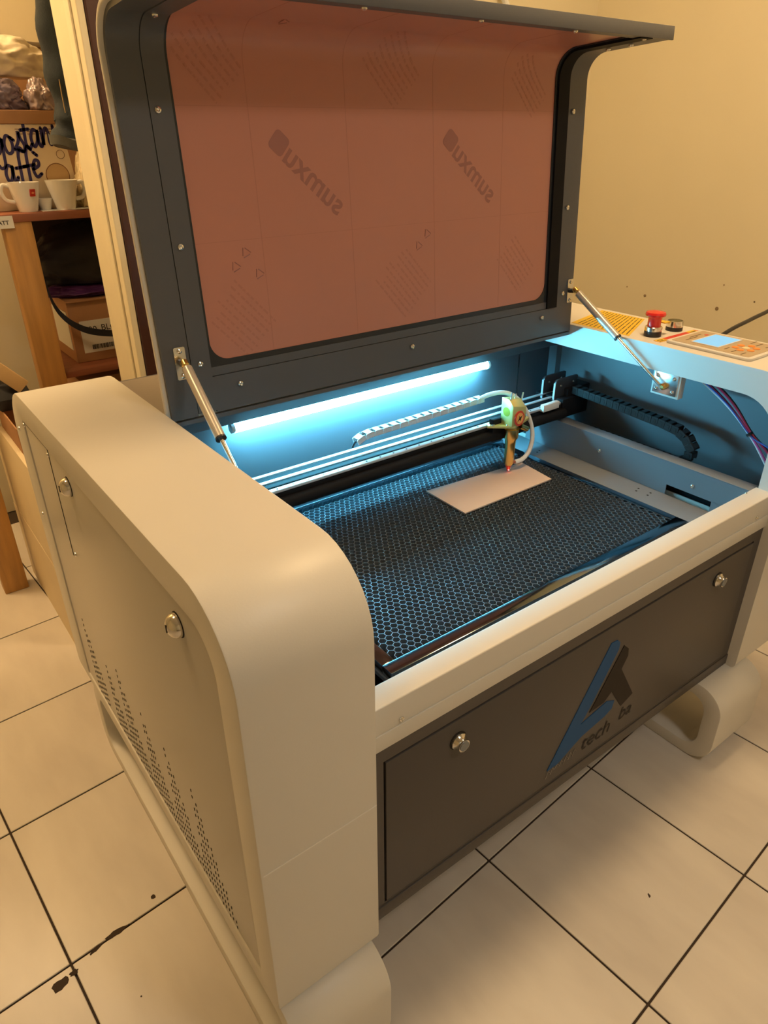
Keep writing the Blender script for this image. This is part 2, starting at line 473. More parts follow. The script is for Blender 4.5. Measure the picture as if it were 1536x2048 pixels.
for y in (.668, .712):
    pt_ = part('pulley_plate', MB().prism(rrect(1.33, 1.425, .755, .842, (.004, .004, .004, .012), 5), 'y', y, y+.007), pm, ga, bevel=.0008)
    part('plate_edge_glint', MB().box(1.3285, 1.3305, y+.0004, y+.0066, .760, .832), ALUW, ga)  # bright strip stands for LED light along the dark plate's edge
    for (x, z) in ((1.352, .822), (1.405, .825), (1.362, .772), (1.405, .780)):
        screw(ga, (x, y-.0002, z), (0, -1, 0), .6)
part('idler_pulley', MB().lathe([(.016, 0), (.016, .004), (.013, .005), (.013, .026), (.016, .027), (.016, .031)], (1.395, .678, .797), (0, 1, 0), 20), ALU, ga)
part('end_sensor', MB().box(1.245, 1.31, .632, .645, .775, .795), WHITEPL, ga, bevel=.001)
# cable chain on the gantry
def chain(name, pts, ups, wdir, width, height, pitch, m, top_m, label):
    """links along a polyline; ups gives the outer side at each point"""
    P = [Vector(p) for p in pts]; L = [0]
    for a, b in zip(P, P[1:]): L.append(L[-1]+(b-a).length)
    n = int(L[-1]/pitch)
    root = None
    lk = MB()
    h, w_, p_ = height/2, width/2, pitch
    lk.box(-p_*.48, p_*.48, -w_, -w_+.0022, -h, h).box(-p_*.48, p_*.48, w_-.0022, w_, -h, h)
    lk.box(-p_*.20, p_*.20, -w_-.0008, -w_, -h*.5, h*.5)
    lk.box(-p_*.30, p_*.30, -w_, w_, h-.0015, h+.0006).box(-p_*.30, p_*.30, -w_, w_, -h, -h+.0016)
    me = mesh_from(lk, 'chain_link', top_m, bevel=.0004, segs=1)
    wd = Vector(wdir)
    for k in range(n):
        s = (k+.5)*pitch; i = 0
        while i < len(L)-2 and L[i+1] < s: i += 1
        t = (s-L[i])/(L[i+1]-L[i])
        pos = P[i].lerp(P[i+1], t); d = (P[i+1]-P[i]).normalized()
        z = d.cross(wd).normalized()
        u = ups[min(i, len(ups)-1)]
        if z.dot(Vector(u)) < 0: d = -d; z = -z
        Mx = Matrix((d, wd, z)).transposed()
        if root is None:
            core = MB().tube([tuple(q) for q in P], height*.20, 6)
            root = part(name, core, m, LC, label=label)
        o = place('chain_link', me, root, pos)
        o.rotation_euler = Mx.to_euler()
    return root
cy = .706
arc = [(.645+.0, cy, .799)]
loop_pts = [(1.075, cy, .832), (.70, cy, .824), (.675, cy, .820), (.655, cy, .811), (.648, cy, .800), (.655, cy, .791), (.675, cy, .787), (.98, cy, .787)]
CHW = mat('chain_plastic_grey', (.10, .10, .105), .45)
CHB = mat('chain_plastic_black', (.012, .012, .013), .45)
CHT = mat('chain_plastic_pale', (.66, .67, .68), .45)
chain('cable_chain', loop_pts[:5], [(0, 0, 1)]*3+[(-1, 0, .3)], (0, 1, 0), .022, .014, .0262, BLACKPL, CHT, 'pale cable chain lying along the gantry')
cx_ = 1.40
ch2 = [(cx_, .655, .806), (cx_, .50, .800), (cx_, .36, .792), (cx_, .315, .786), (cx_, .285, .772), (cx_, .268, .752), (cx_, .268, .73), (cx_, .28, .712), (cx_, .31, .70), (cx_, .60, .70)]
chain('cable_chain', ch2, [(0, 0, 1)]*3+[(0, -.5, 1), (0, -1, 1), (0, -1, .3), (0, -1, -.3), (0, -.5, -1), (0, 0, -1)], (1, 0, 0), .026, .022, .0205, BLACKPL, CHB, 'black cable chain curling along the side wall')

# laser head
hx, hy = 1.098, .612
hd = part('laser_head', MB().box(1.045, 1.165, .628, .645, .738, .800), BLACK, LC, bevel=.002, label='brass and gold laser head on its carriage')
part('head_flange', MB().prism([(1.030, .635), (1.085, .588), (1.165, .612), (1.168, .640), (1.05, .655)], 'z', .7795, .786), GOLD, hd, bevel=.0008)
part('mirror_mount', MB().loft([[(1.074, .632, .785), (1.074, .590, .785), (1.074, .590, .842), (1.074, .606, .857), (1.074, .632, .857)], [(1.120, .632, .785), (1.120, .590, .785), (1.120, .590, .832), (1.120, .606, .850), (1.120, .632, .850)]]), GOLD, hd, bevel=.0015)
part('mirror_port', MB().lathe([(.0122, 0), (.0122, .0008)], (1.0742, .612, .822), (-1, 0, 0), 20), mat('port_inner_yellow', (.40, .38, .03), .3, .4), hd)
part('mirror_holder', MB().box(1.120, 1.140, .604, .636, .786, .826), GOLD, hd, bevel=.001)
# round warning disc: red ring, pale centre, dark bar
dn = Vector((.10, -.99, .08)).normalized(); dc = Vector((1.099, .5895, .805))
part('warning_disc', MB().lathe([(.0205, 0), (.0205, .002)], dc, dn, 24), mat('warn_red', (.62, .06, .03), .4), hd)
part('warning_disc_face', MB().lathe([(.0148, 0), (.0148, .0008)], dc+dn*.002, dn, 24), mat('warn_orange', (.85, .42, .12), .4), hd)
du = dn.cross(Vector((0, 0, 1))).normalized()*-1; dv = du.cross(dn)*-1
def disc_poly(pts):
    L0 = [dc+dn*.0028+du*a*.0155+dv*b*.0155 for a, b in pts]; L1 = [q+dn*.0004 for q in L0]
    return MB().loft([L0, L1])
part('warning_symbol', disc_poly([(-.75, -.55), (-.2, .05), (-.1, .5), (.1, .15), (.7, .45), (.25, -.15), (.15, -.5), (-.1, -.2)]), GAP, hd, smooth=0)
part('nozzle', MB().lathe([(.0035, 0), (.0060, .010), (.0132, .022), (.0142, .080), (.0148, .090), (.0196, .098), (.0202, .119), (.0215, .120), (.0215, .123), (.0165, .124), (.0165, .141)], (hx, hy, .648), n=24), BRASS, hd)
REDT = mat('nozzle_tip_red', (.75, .08, .04), .35)
part('nozzle_tip', MB().lathe([(.0030, -.0012), (.0042, 0), (.0066, .0102), (.0100, .0165)], (hx, hy, .648), n=20), REDT, hd)
part('clamp_screw', MB().lathe([(.0075, 0), (.0075, .026), (.006, .027)], (hx+.030, hy-.004, .770), (.85, -.15, -.45), 14), BRASS, hd)
part('hose_fitting', MB().lathe([(.0045, 0), (.0045, .018)], (hx+.010, hy-.002, .668), (1, -.1, .1), 12), mat('fitting_copper', (.55, .2, .13), .35, .6), hd)
hose = catmull([(1.062, .700, .836), (1.085, .690, .845), (1.115, .672, .850), (1.145, .655, .838), (1.172, .640, .805), (1.188, .628, .765), (1.190, .616, .722), (1.172, .608, .686), (1.145, .606, .670), (1.118, .608, .668)], 7)
part('air_hose', MB().tube(hose, .0062, 12), TUBEM, hd)
for (x, y, z) in ((hx-.02, .605, .862), (hx+.006, .615, .852), (hx+.052, .632, .842)):
    part('adjust_screw', MB().tube([(x, y, z-.012), (x+.004, y, z+.012)], .0022, 8), STEEL, hd)
for (x, y) in ((1.045, .628), (1.075, .606), (1.155, .622)):
    screw(hd, (x, y, .786), (0, 0, 1), .8)
part('laser_spot', MB().lathe([(.0022, 0), (.0022, .0004)], (1.094, .606, .6512), n=12), mat('laser_spot_red', (1, .3, .25), .4, emit=(1, .25, .2), estr=6), hd)

# gas struts
def lid(x, l, off=0.0):
    a = math.radians(3.5)
    return Vector((x, .655+l*math.sin(a)-off*math.cos(a), .985+l*math.cos(a)+off*math.sin(a)))
def gas_strut(sx, xl, xw, label):
    top = lid(xl, .108, .022); bot = Vector((xw, .345, .905))
    d = bot-top
    s = part('gas_strut', MB().tube([top+d*.03, top+d*.50], .0098, 18), STRUT, LC, label=label)
    part('strut_rod', MB().tube([top+d*.49, top+d*.975], .0042, 12), STEEL, s)
    part('strut_collar', MB().tube([top+d*.497, top+d*.507], .0102, 18), BLACKPL, s)
    part('ball_joint', MB().lathe([(.004, -.008), (.0075, -.004), (.0075, .006), (.004, .010)], top, -d.normalized(), 12), BRASS, s)
    bp = rrect(xl-.011, xl+.011, 0, .06, (.003,)*4, 3)
    pl_ = MB()
    L0 = [lid(p[0], .076+p[1], .0005) for p in bp]; L1 = [lid(p[0], .076+p[1], .003) for p in bp]
    pl_.loft([L0, L1])
    b = part('strut_bracket', pl_, ALU, s)
    part('bracket_arm', MB().tube([lid(xl, .106, .002), lid(xl, .108, .02)], .006, 10), BLACKPL, s)
    for dl in (.083, .129): screw(s, lid(xl, dl, .003), lid(0, 0, 1)-lid(0, 0, 0), .8)
    part('ball_joint', MB().lathe([(.004, -.004), (.0085, 0), (.0085, .008), (.004, .012)], (xw+.012*sx, .345, .905), (-sx, 0, 0), 14), BRASS, s)
    xp = xw+.016*sx
    q = part('wall_bracket', MB().box(min(xp, xp+.022*sx), max(xp, xp+.022*sx), .306, .384, .878, .944), BEIGE, s, bevel=.002)
    part('bracket_plate', MB().box(min(xp, xp-.003*sx), max(xp, xp-.003*sx), .312, .378, .884, .938), ALU, s, bevel=.001)
    for (y, z) in ((.322, .928), (.368, .928), (.322, .894), (.368, .894)):
        screw(s, (xp-.003*sx, y, z), (-sx, 0, 0), .8)
gas_strut(1, 1.333, 1.336, 'gas strut beside the control panel')
gas_strut(-1, .240, .218, 'gas strut beside the near cabinet')

# lid ---------------------------------------------------------------
LS, LR, LL = .59, .05, .164
def lidpath(s):
    """inside surface of the lid: straight plate, bend, lip -> (l, off, normal l, normal off)"""
    if s <= LS: return s, 0.0, 0.0, 1.0
    if s <= LS+LR*PI/2:
        a = (s-LS)/LR
        return LS+LR*math.sin(a), LR-LR*math.cos(a), -math.sin(a), math.cos(a)
    return LS+LR, LR+(s-LS-LR*PI/2), -1.0, 0.0
STOT = LS+LR*PI/2+LL
def ssamples(s0, s1):
    b0, b1 = LS, LS+LR*PI/2
    S = [s0]+[b0+(b1-b0)*k/10 for k in range(11) if s0 < b0+(b1-b0)*k/10 < s1]+[s1]
    return S
def lidpt(x, s, d):
    l, o_, nl, no = lidpath(s)
    return lid(x, l+nl*d, o_+no*d)
def lidstrip(mb, x0, x1, s0, s1, d0, d1):
    mb.loft([[lidpt(x0, s, d0), lidpt(x1, s, d0), lidpt(x1, s, d1), lidpt(x0, s, d1)] for s in ssamples(s0, s1)])
    return mb
ld = part('lid', lidstrip(MB(), .1985, 1.350, -.004, STOT, -.017, -.008), BEIGE, LC, bevel=.002, smooth=50, label='raised lid with an orange viewing window')
part('frame_bar', lidstrip(MB(), .2065, .2585, 0, STOT, -.008, .0), DARK, ld, smooth=50)
part('frame_bar', lidstrip(MB(), .2595, .298, .004, STOT, -.008, .0012), DARK, ld, smooth=50)
part('frame_bar', lidstrip(MB(), 1.283, 1.346, 0, STOT, -.008, .0), DARK, ld, smooth=50)
part('frame_bar', lidstrip(MB(), 1.245, 1.2825, .070, STOT, -.008, .0025), BLACK, ld, smooth=50)
part('frame_bar', lidstrip(MB(), .298, 1.283, 0, .0695, -.008, .0), DARK, ld, smooth=50)
part('frame_bar', lidstrip(MB(), .298, 1.245, .0705, .087, -.008, -.002), DARK, ld, smooth=50)
part('lip_bar', lidstrip(MB(), .298, 1.283, STOT-.022, STOT, -.008, .0), DARK, ld, smooth=50)
part('lip_edge', MB().loft([[lid(x, LS+LR-.001, .2125), lid(x, LS+LR-.001, .2175), lid(x, LS+LR+.024, .2175), lid(x, LS+LR+.024, .2125)] for x in (.198, 1.352)]), DARK, ld, bevel=.001)
part('lower_flange', MB().loft([[lid(x, -.012, -.017), lid(x, -.012, .001), lid(x, -.004, .001), lid(x, -.004, -.017)] for x in (.205, 1.345)]), DARK, ld)
# window sheet with rounded lower corners, gasket around it
wn = part('window_pane', lidstrip(MB(), .292, 1.262, .082, STOT-.018, -.0078, -.0052), ACRYL, ld, smooth=50, label='orange acrylic sheet still in its printed film')
gk = MB()
lidstrip(gk, .298, .3035, .087, STOT-.02, -.0052, -.0025); lidstrip(gk, 1.238, 1.2455, .087, STOT-.02, -.0052, -.0025)
lidstrip(gk, .298, 1.245, .087, .0975, -.0052, -.0035)
def corner(xc, sx, r=.038):
    pts = [(xc, .0975)]+[(xc+sx*(r-r*math.sin(a)), .0975+r-r*math.cos(a)) for a in [PI/2*k/8 for k in range(9)]]
    L0 = [lidpt(x, s, -.0052) for x, s in pts]; L1 = [lidpt(x, s, -.0035) for x, s in pts]
    gk.loft([L0, L1])
corner(.3035, 1); corner(1.238, -1)
part('window_gasket', gk, mat('gasket_blue_black', (.02, .024, .03), .35), ld, smooth=30)
def on_pane(mb, lx, ls, ang, mirror=1, d=-.0049):
    ca, sa = math.cos(ang), math.sin(ang); out = []
    for (a, b, c) in mb.v:
        a *= mirror
        x = lx+ca*a-sa*b; s = ls+sa*a+ca*b
        out.append(tuple(lidpt(x, s, d+c*2)))
    mb.v = out
    return mb
sm = MB()
for s in (.523, .307): lidstrip(sm, .304, 1.238, s, s+.0011, -.0052, -.0050)
for x in (.438, .645, .865, 1.07): lidstrip(sm, x, x+.0012, .10, STOT-.03, -.0052, -.0050)
part('film_seam', sm, SEAMF, ld, smooth=0)
for (x, s) in ((.552, .412), (.972, .412)):
    t_ = text_mb('sumxu', .058, .0, .0012, 1.02)
    t_.xf(Matrix.Translation((-.018, 0, 0)))
    t_.prism(rrect(.062, .096, -.017, .020, (.008,)*4, 4), 'z', 0, .0001)
    part('film_lettering', on_pane(t_, x, s, math.radians(-42), -1), PRINT, ld, smooth=0)
def textrows(cx0, cs, n, w_, pitch, ang):
    m_ = MB()
    for r_ in range(n):
        x = -w_/2+random.random()*.02
        while x < w_/2:
            ln = random.uniform(.004, .014)
            m_.box(x, min(x+ln, w_/2), r_*pitch-n*pitch/2, r_*pitch-n*pitch/2+pitch*.30, 0, .0001)
            x += ln+random.uniform(.002, .006)
    part('film_small_print', on_pane(m_, cx0, cs, ang), SEAMF, ld, smooth=0)
for (x, s, n) in ((.372, .60, 7), (.76, .60, 8), (1.15, .58, 6), (.38, .170, 8), (.78, .195, 9), (1.13, .20, 7)):
    textrows(x, s, n, .12, .0125, math.radians(-48))
rcy = MB()
for (x, s) in ((.378, .262), (.402, .285), (.425, .245), (.82, .262), (.845, .285), (.50, .66)):
    tri = [(x+.012*math.cos(PI/2+2*PI*k/3+.4), s+.012*math.sin(PI/2+2*PI*k/3+.4)) for k in range(3)]
    for k in range(3):
        a, b = tri[k], tri[(k+1) % 3]
        a2 = (a[0]+(b[0]-a[0])*.1, a[1]+(b[1]-a[1])*.1); b2 = (a[0]+(b[0]-a[0])*.8, a[1]+(b[1]-a[1])*.8)
        rcy.tube([lidpt(a2[0], a2[1], -.0052), lidpt(b2[0], b2[1], -.0052)], .0011, 5)
part('film_recycling_marks', rcy, PRINT, ld, smooth=0)
nin = lid(0, 0, 1)-lid(0, 0, 0)
for (x, l) in ((.272, .516), (.274, .306), (.353, .046), (.789, .047), (1.227, .050), (1.301, .312), (1.300, .523), (.277, .098), (1.304, .103)):
    screw(ld, lid(x, l, .0012), nin)
for x in (.30, .55, .80, 1.05, 1.27):
    screw(ld, lidpt(x, STOT-.012, .0), lidpt(0, STOT, 1)-lidpt(0, STOT, 0), .9)
for (x, s) in ((.275, .66), (1.31, .70), (1.31, .76)):
    screw(ld, lidpt(x, s, .001), lidpt(0, s, 1)-lidpt(0, s, 0), .9)

# controls on the far cabinet
cp = part('control_panel', MB().prism(rrect(1.383, 1.547, .168, .388, (.012,)*4, 5), 'z', 1.0, 1.007), BEIGE, LC, bevel=.002, label='control panel with a lit blue screen and orange keys')
part('panel_overlay', MB().prism(rrect(1.393, 1.537, .178, .378, (.006,)*4, 4), 'z', 1.007, 1.0076), mat('overlay_tan', (.46, .36, .24), .4), cp)
part('display', MB().box(1.414, 1.520, .266, .333, 1.0076, 1.009), mat('lcd_lit', (.1, .3, .5), .3, emit=(.16, .55, .95), estr=.75), cp)
part('display_frame', MB().ring([(1.411, .263), (1.523, .263), (1.523, .336), (1.411, .336)], [(1.414, .266), (1.520, .266), (1.520, .333), (1.414, .333)], 'z', 1.0076, 1.0095), WHITEPL, cp)
ORK = mat('key_orange', (.85, .28, .05), .4)
for k in range(6):
    a = k*PI/3
    part('key', MB().lathe([(.0085, 0), (.0085, .001), (.007, .0018)], (1.462+.026*math.cos(a), .222+.022*math.sin(a), 1.0076), n=14), ORK, cp)
part('key', MB().lathe([(.009, 0), (.009, .001), (.0075, .002)], (1.462, .222, 1.0076), n=16), mat('key_pale', (.85, .66, .40), .4), cp)
pr = MB()
for (x, y, w_) in ((1.42, .352, .05), (1.45, .36, .05), (1.50, .215, .03), (1.51, .235, .03), (1.415, .248, .022), (1.405, .225, .022), (1.402, .20, .022), (1.50, .192, .03)):
    pr.box(x, x+w_, y, y+.003, 1.0076, 1.0079)
part('panel_print', pr, mat('print_brown', (.12, .08, .04), .5), cp, smooth=0)
part('panel_led', MB().box(1.498, 1.508, .345, .352, 1.0076, 1.0082), mat('mark_red', (.7, .05, .03), .4), cp)
YEL = mat('sticker_yellow', (.80, .52, .03), .45)
REDS = mat('sticker_red', (.62, .05, .03), .45)
sk = part('caution_strip', MB().box(1.375, 1.555, .394, .414, 1.0, 1.0006), REDS, LC)
part('strip_end', MB().box(1.375, 1.41, .394, .414, 1.0006, 1.0009), YEL, sk)
part('strip_end', MB().box(1.515, 1.548, .394, .414, 1.0006, 1.0009), YEL, sk)
part('strip_print', MB().box(1.379, 1.405, .398, .4005, 1.0009, 1.0011).box(1.379, 1.402, .405, .4075, 1.0009, 1.0011).box(1.519, 1.545, .402, .405, 1.0009, 1.0011), GAP, sk, smooth=0)
qs = [(1.366, .480), (1.556, .566), (1.556, .712), (1.366, .668)]
ws = part('warning_sticker', MB().prism(qs, 'z', 1.0, 1.0006), YEL, LC, label='yellow warning sheet with black printed lines')
def qpt(u, v):
    a = Vector(qs[0]).lerp(Vector(qs[1]), u); b = Vector(qs[3]).lerp(Vector(qs[2]), u)
    return a.lerp(b, v)
wp = MB()
for r_ in range(13):
    v = .05+r_*.07; u = .04
    while u < .95:
        ln = random.uniform(.12, .35) if r_ not in (0, 12) else .25
        u1 = min(u+ln, .96)
        wp.prism([tuple(qpt(u, v)), tuple(qpt(u1, v)), tuple(qpt(u1, v+.016)), tuple(qpt(u, v+.016))], 'z', 1.0006, 1.0009)
        u = u1+.03
part('sticker_print', wp, mat('print_black', (.07, .045, .01), .5), ws, smooth=0)
es = part('emergency_stop', MB().lathe([(.0215, 0), (.0215, .013), (.0205, .014)], (1.416, .446, 1.0), n=28), BLACKPL, LC, label='red mushroom emergency stop button')
part('stop_collar', MB().lathe([(.0215, 0), (.0215, .009), (.0195, .011)], (1.416, .446, 1.0142), n=28), STEEL, es)
part('stop_cap', MB().lathe([(.0165, 0), (.0165, .020), (.0185, .024), (.0245, .027), (.0255, .031), (.0235, .036), (.015, .038), (.004, .0385)], (1.416, .446, 1.0248), n=28), mat('stop_red', (.72, .018, .012), .22, coat=.4), es)
part('stop_label', MB().box(1.440, 1.462, .430, .452, 1.030, 1.0325), YEL, es)
kr = part('key_switch', MB().lathe([(.0215, 0), (.0215, .010), (.021, .0105)], (1.512, .446, 1.0), n=28), BLACKPL, LC, label='empty steel collar of a key switch')
def collar(c, r0, r1, z0, z1, n=28):
    m_ = MB(); L = lambda r, z: [(c[0]+r*math.cos(2*PI*k/n), c[1]+r*math.sin(2*PI*k/n), z) for k in range(n)]
    m_.loft([L(r0, z0), L(r0, z1), L(r1, z1), L(r1, z0+.002)], caps=False)
    return m_
part('switch_collar', collar((1.512, .446), .0215, .0185, 1.0105, 1.0255), STEEL, kr)
part('switch_face', MB().lathe([(.0184, 0), (.0184, .002)], (1.512, .446, 1.0135), n=28), mat('switch_face_olive', (.20, .19, .10), .4), kr)
# wire bundle on the far wall
wires = [((.80, .81, .84), .0028), ((.50, .03, .10), .0026), ((.03, .03, .16), .0024), ((.55, .08, .30), .0022), ((.02, .02, .03), .0026), ((.05, .15, .55), .0018), ((.75, .78, .82), .0022)]
wbn = part('wire_bundle', MB().lathe([(.0085, -.003), (.0085, .003)], (1.40, .135, .831), (0, -.65, -.65), 12), BLACKPL, LC, label='red white and blue wires held by a black tie')
for k, (c, r_) in enumerate(wires):
    o1 = Vector((random.uniform(-.004, .004), random.uniform(-.009, .009), random.uniform(-.009, .009)))
    a = Vector((1.405, .34, .960))+o1*1.3; b = Vector((1.40, .212, .894))+o1*1.1
    c0 = Vector((1.40, .135, .831))+o1*.5; d0 = Vector((1.40, .095, .793+.028*(k == 5)))+o1*1.3; e0 = Vector((1.402, .055, .745+.06*(k == 5)))+o1*1.8
    part('wire', MB().tube(catmull([a, b, c0, d0, e0], 5), r_, 7), mat('wire_%d' % k, c, .35), wbn)

# ------------------------------------------------------------------ honeycomb bed (lifts out)
BZ = .640
bed = thing('honeycomb_bed', (.793, .475, .620), 'shiny aluminium honeycomb cutting bed inside the laser machine', 'cutting bed')
part('frame_bar', MB().box(.345, 1.2405, .157, .1845, .620, BZ), MIRR, bed, bevel=.0015)
part('frame_bar', MB().box(.345, 1.2405, .770, .788, .620, BZ+.010), MIRR, bed, bevel=.0015)
part('frame_bar', MB().box(.345, .3725, .1845, .770, .620, BZ), MIRR, bed, bevel=.0015)
part('frame_bar', MB().box(1.2155, 1.2405, .1845, .770, .620, BZ), MIRR, bed, bevel=.0015)
part('bed_tray', MB().box(.3725, 1.2155, .1845, .770, .620, .6215), mat('tray_dark', (.012, .013, .015), .5), bed)
hc = MB()
px, py, th = .0150, .0122, .00042
zt, zb_ = BZ-.001, .6235
def wallseg(a, b):
    dx, dy = b[0]-a[0], b[1]-a[1]; L = math.hypot(dx, dy)
    nx, ny = -dy/L*th, dx/L*th
    hc.add([(a[0]+nx, a[1]+ny, zb_), (b[0]+nx, b[1]+ny, zb_), (b[0]-nx, b[1]-ny, zb_), (a[0]-nx, a[1]-ny, zb_),
            (a[0]+nx, a[1]+ny, zt), (b[0]+nx, b[1]+ny, zt), (b[0]-nx, b[1]-ny, zt), (a[0]-nx, a[1]-ny, zt)],
           [(4, 5, 6, 7), (0, 1, 5, 4), (2, 3, 7, 6)])
rows = int((.770-.1845)/py)
for j in range(rows):
    for i in range(int((1.2155-.3725)/px)+1):
        x = .3725+(i+.5*(j % 2))*px; y = .1845+(j+.5)*py
        jx = lambda: random.uniform(-.0006, .0006)
        v0 = (x-px*.5, y-py*.30); v1 = (x-px*.5, y+py*.30); v2 = (x, y+py*.70); v3 = (x+px*.5, y+py*.30)
        if x+px*.5 > 1.228 or y+py*.7 > .7705 or x-px*.5 < .372: continue
        wallseg(v0, v1); wallseg(v1, v2); wallseg(v2, v3)
hme = bpy.data.meshes.new('honeycomb'); hme.from_pydata(hc.v, [], hc.f); hme.materials.append(HONEY)
ho = place('honeycomb', hme, bed); ho['kind'] = 'stuff'
# blank under the laser
sh = [(.840, .506), (1.156, .507), (1.172, .629), (.843, .657)]
single('wood_blank', MB().prism(sh, 'z', BZ+.0002, BZ+.0045), SHEET, 'thin pinkish wood sheet lying on the honeycomb bed under the laser head', 'sheet', bevel=.0006)

# ------------------------------------------------------------------ cables and pipes in the room
single('power_cable', MB().tube(catmull([(1.60, .40, .86), (1.605, .385, .955), (1.66, .375, .988), (1.80, .385, 1.000), (1.95, .400, 1.012), (2.15, .43, 1.06), (2.345, .44, 1.10)], 6), .0055, 8), BLACKPL, 'black power cable rising from behind the laser machine to the wall', 'cable')
single('wall_conduit', MB().tube(catmull([(1.78, 1.475, 2.05), (1.80, 1.475, 1.93), (1.835, 1.475, 1.86), (1.875, 1.475, 1.80), (1.88, 1.475, 1.72)], 6), .011, 10), WHITEPL, 'thin white pipe running down the wall behind the raised lid', 'pipe')

# ------------------------------------------------------------------ storage room
SY = 1.90
bn = thing('storage_bench', (.40, 2.1, 0), 'tall wooden storage bench with orange pine legs and red brown top', 'bench')
part('bench_top', MB().box(-.10, 1.0, SY, 2.35, 1.234, 1.258), SHELFW, bn, bevel=.002)
for (x, y) in ((.224, SY+.005), (-.062, SY+.02), (.90, SY+.005), (.90, 2.27)):
    part('leg', MB().box(x, x+.08, y, y+.06, 0, 1.234 if x > 0 else 1.15), PINE, bn, bevel=.003)
part('lower_shelf', MB().box(.30, .98, SY+.02, 2.33, .735, .757), SHELFW, bn, bevel=.002)
part('back_board', MB().box(.37, 1.0, 2.34, 2.35, .30, 1.234), mat('backboard_dark', (.06, .045, .04), .8), bn)
part('end_board', MB().box(.98, 1.0, SY+.02, 2.34, .0, 1.234), mat('backboard_dark'), bn)
# label on the bench edge
lb = single('shelf_label', MB().box(.168, .252, SY-.0016, SY-.0004, 1.219, 1.2535), WHITEPL, 'small white paper label reading MATT on the bench edge', 'label')
part('label_lettering', text_mb('MATT', .016, 0, .0003).xf(M_front(.218, 1.2345, SY-.0019)), GAP, lb, smooth=0)
# coffee carton
cb = thing('coffee_carton', (.30, 2.1, 1.258), 'large pale coffee carton with navy script lettering on the bench', 'box')
CARTW = mat('carton_pale', (.74, .61, .44), .7, noise=.03, nscale=6)
YC = 2.0
part('carton_body', MB().prism([(.02, 1.2585), (.492, 1.2585), (.470, 1.495), (.02, 1.495)], 'y', YC, 2.28), CARTW, cb, bevel=.002)
part('carton_flap', MB().box(.03, .462, YC-.004, 2.28, 1.4955, 1.532), CARD, cb, bevel=.003)
NAVY = mat('navy_ink', (.022, .016, .11), .5)
def stroke(mb, pts, x0, z0, s, r):
    P = catmull([(x0+s*a, 0, z0+s*b) for a, b in pts], 6)
    # flat ribbon of constant width with round ends laid on the carton face
    n = len(P); Lf, Rt = [], []
    for i, p in enumerate(P):
        t = (P[min(i+1, n-1)]-P[max(i-1, 0)]); t = Vector((t.x, 0, t.z)).normalized(); nn = Vector((-t.z, 0, t.x))
        Lf.append(p+nn*r); Rt.append(p-nn*r)
    vs_ = []; fs = []
    for a, b in zip(Lf, Rt): vs_ += [(a.x, YC-.0012, a.z), (b.x, YC-.0012, b.z)]
    for i in range(n-1): fs.append((2*i, 2*i+1, 2*i+3, 2*i+2))
    mb.add(vs_, fs)
    for p in (P[0], P[-1]):
        mb.add([(p.x+r*math.cos(2*PI*k/10), YC-.0012, p.z+r*math.sin(2*PI*k/10)) for k in range(10)], [tuple(range(10))])
SC = dict(
    g=[[(.42, .95), (.15, 1.0), (.0, .55), (.15, .1), (.4, .45), (.48, .95), (.45, 0), (.40, -.6), (.15, -.75), (.0, -.55)]],
    o=[[(.45, .9), (.2, 1.0), (.02, .5), (.15, .02), (.42, .1), (.5, .55), (.4, .92), (.62, .75)]],
    s=[[(.0, .1), (.3, .6), (.38, 1.1), (.45, .75), (.62, .3), (.5, -.02), (.2, .08)]],
    t=[[(.2, 1.6), (.16, .9), (.15, .3), (.3, .02), (.5, .3)], [(-.05, 1.1), (.45, 1.15)]],
    a=[[(.45, .92), (.2, 1.0), (.02, .5), (.15, .02), (.38, .35), (.48, .95), (.46, .3), (.58, .02), (.72, .3)]],
    n=[[(.0, 1.0), (.02, .02), (.1, .6), (.3, 1.0), (.42, .7), (.42, .2), (.52, .02), (.66, .3)]],
    i=[[(.1, 1.0), (.1, .3), (.22, .02), (.4, .25)]],
    f=[[(.6, 1.75), (.42, 1.95), (.26, 1.5), (.22, .6), (.2, -.5)], [(-.05, .75), (.65, .85)]],
    e=[[(.05, .5), (.4, .7), (.42, .98), (.2, 1.0), (.02, .5), (.18, .02), (.5, .2)], [(.22, 1.5), (.42, 1.32)]])
lt_ = MB()
x = .268
for k, ch in enumerate('gostani'):
    for stt in SC[ch]: stroke(lt_, stt, x, 1.412+.0052*k, .047, .0044)
    x += dict(g=.6, o=.62, s=.62, t=.5, a=.74, n=.68, i=.3)[ch]*.0455
x = .282
for k, ch in enumerate('affe'):
    for stt in SC[ch]: stroke(lt_, stt, x, 1.338+.004*k, .046, .0046)
    x += dict(a=.78, f=.52, e=.5)[ch]*.044
o = part('carton_lettering', lt_, NAVY, cb, smooth=0)
bd = MB(); L = lambda r: [(.432+r*math.cos(2*PI*k/28), 1.352+r*math.sin(2*PI*k/28)) for k in range(28)]
part('carton_badge', MB().prism(L(.036), 'y', YC-.0010, YC), mat('badge_tan', (.50, .33, .16), .6), cb)
part('carton_badge_rim', MB().ring(L(.036), L(.034), 'y', YC-.0014, YC-.001), mat('badge_brown', (.16, .06, .03), .6), cb)
L2 = lambda r: [(.452+r*math.cos(2*PI*k/24), 1.412+r*math.sin(2*PI*k/24)) for k in range(24)]
part('carton_badge_rim', MB().ring(L2(.0125), L2(.0115), 'y', YC-.0010, YC), mat('badge_brown'), cb)
cpz = MB()
for (x, w_) in ((.335, .022), (.368, .022), (.400, .045)):
    for z in (1.468, 1.474, 1.481):
        cpz.box(x, x+w_, YC-.0008, YC, z, z+.0015)
part('carton_small_print', cpz, mat('badge_brown'), cb, smooth=0)
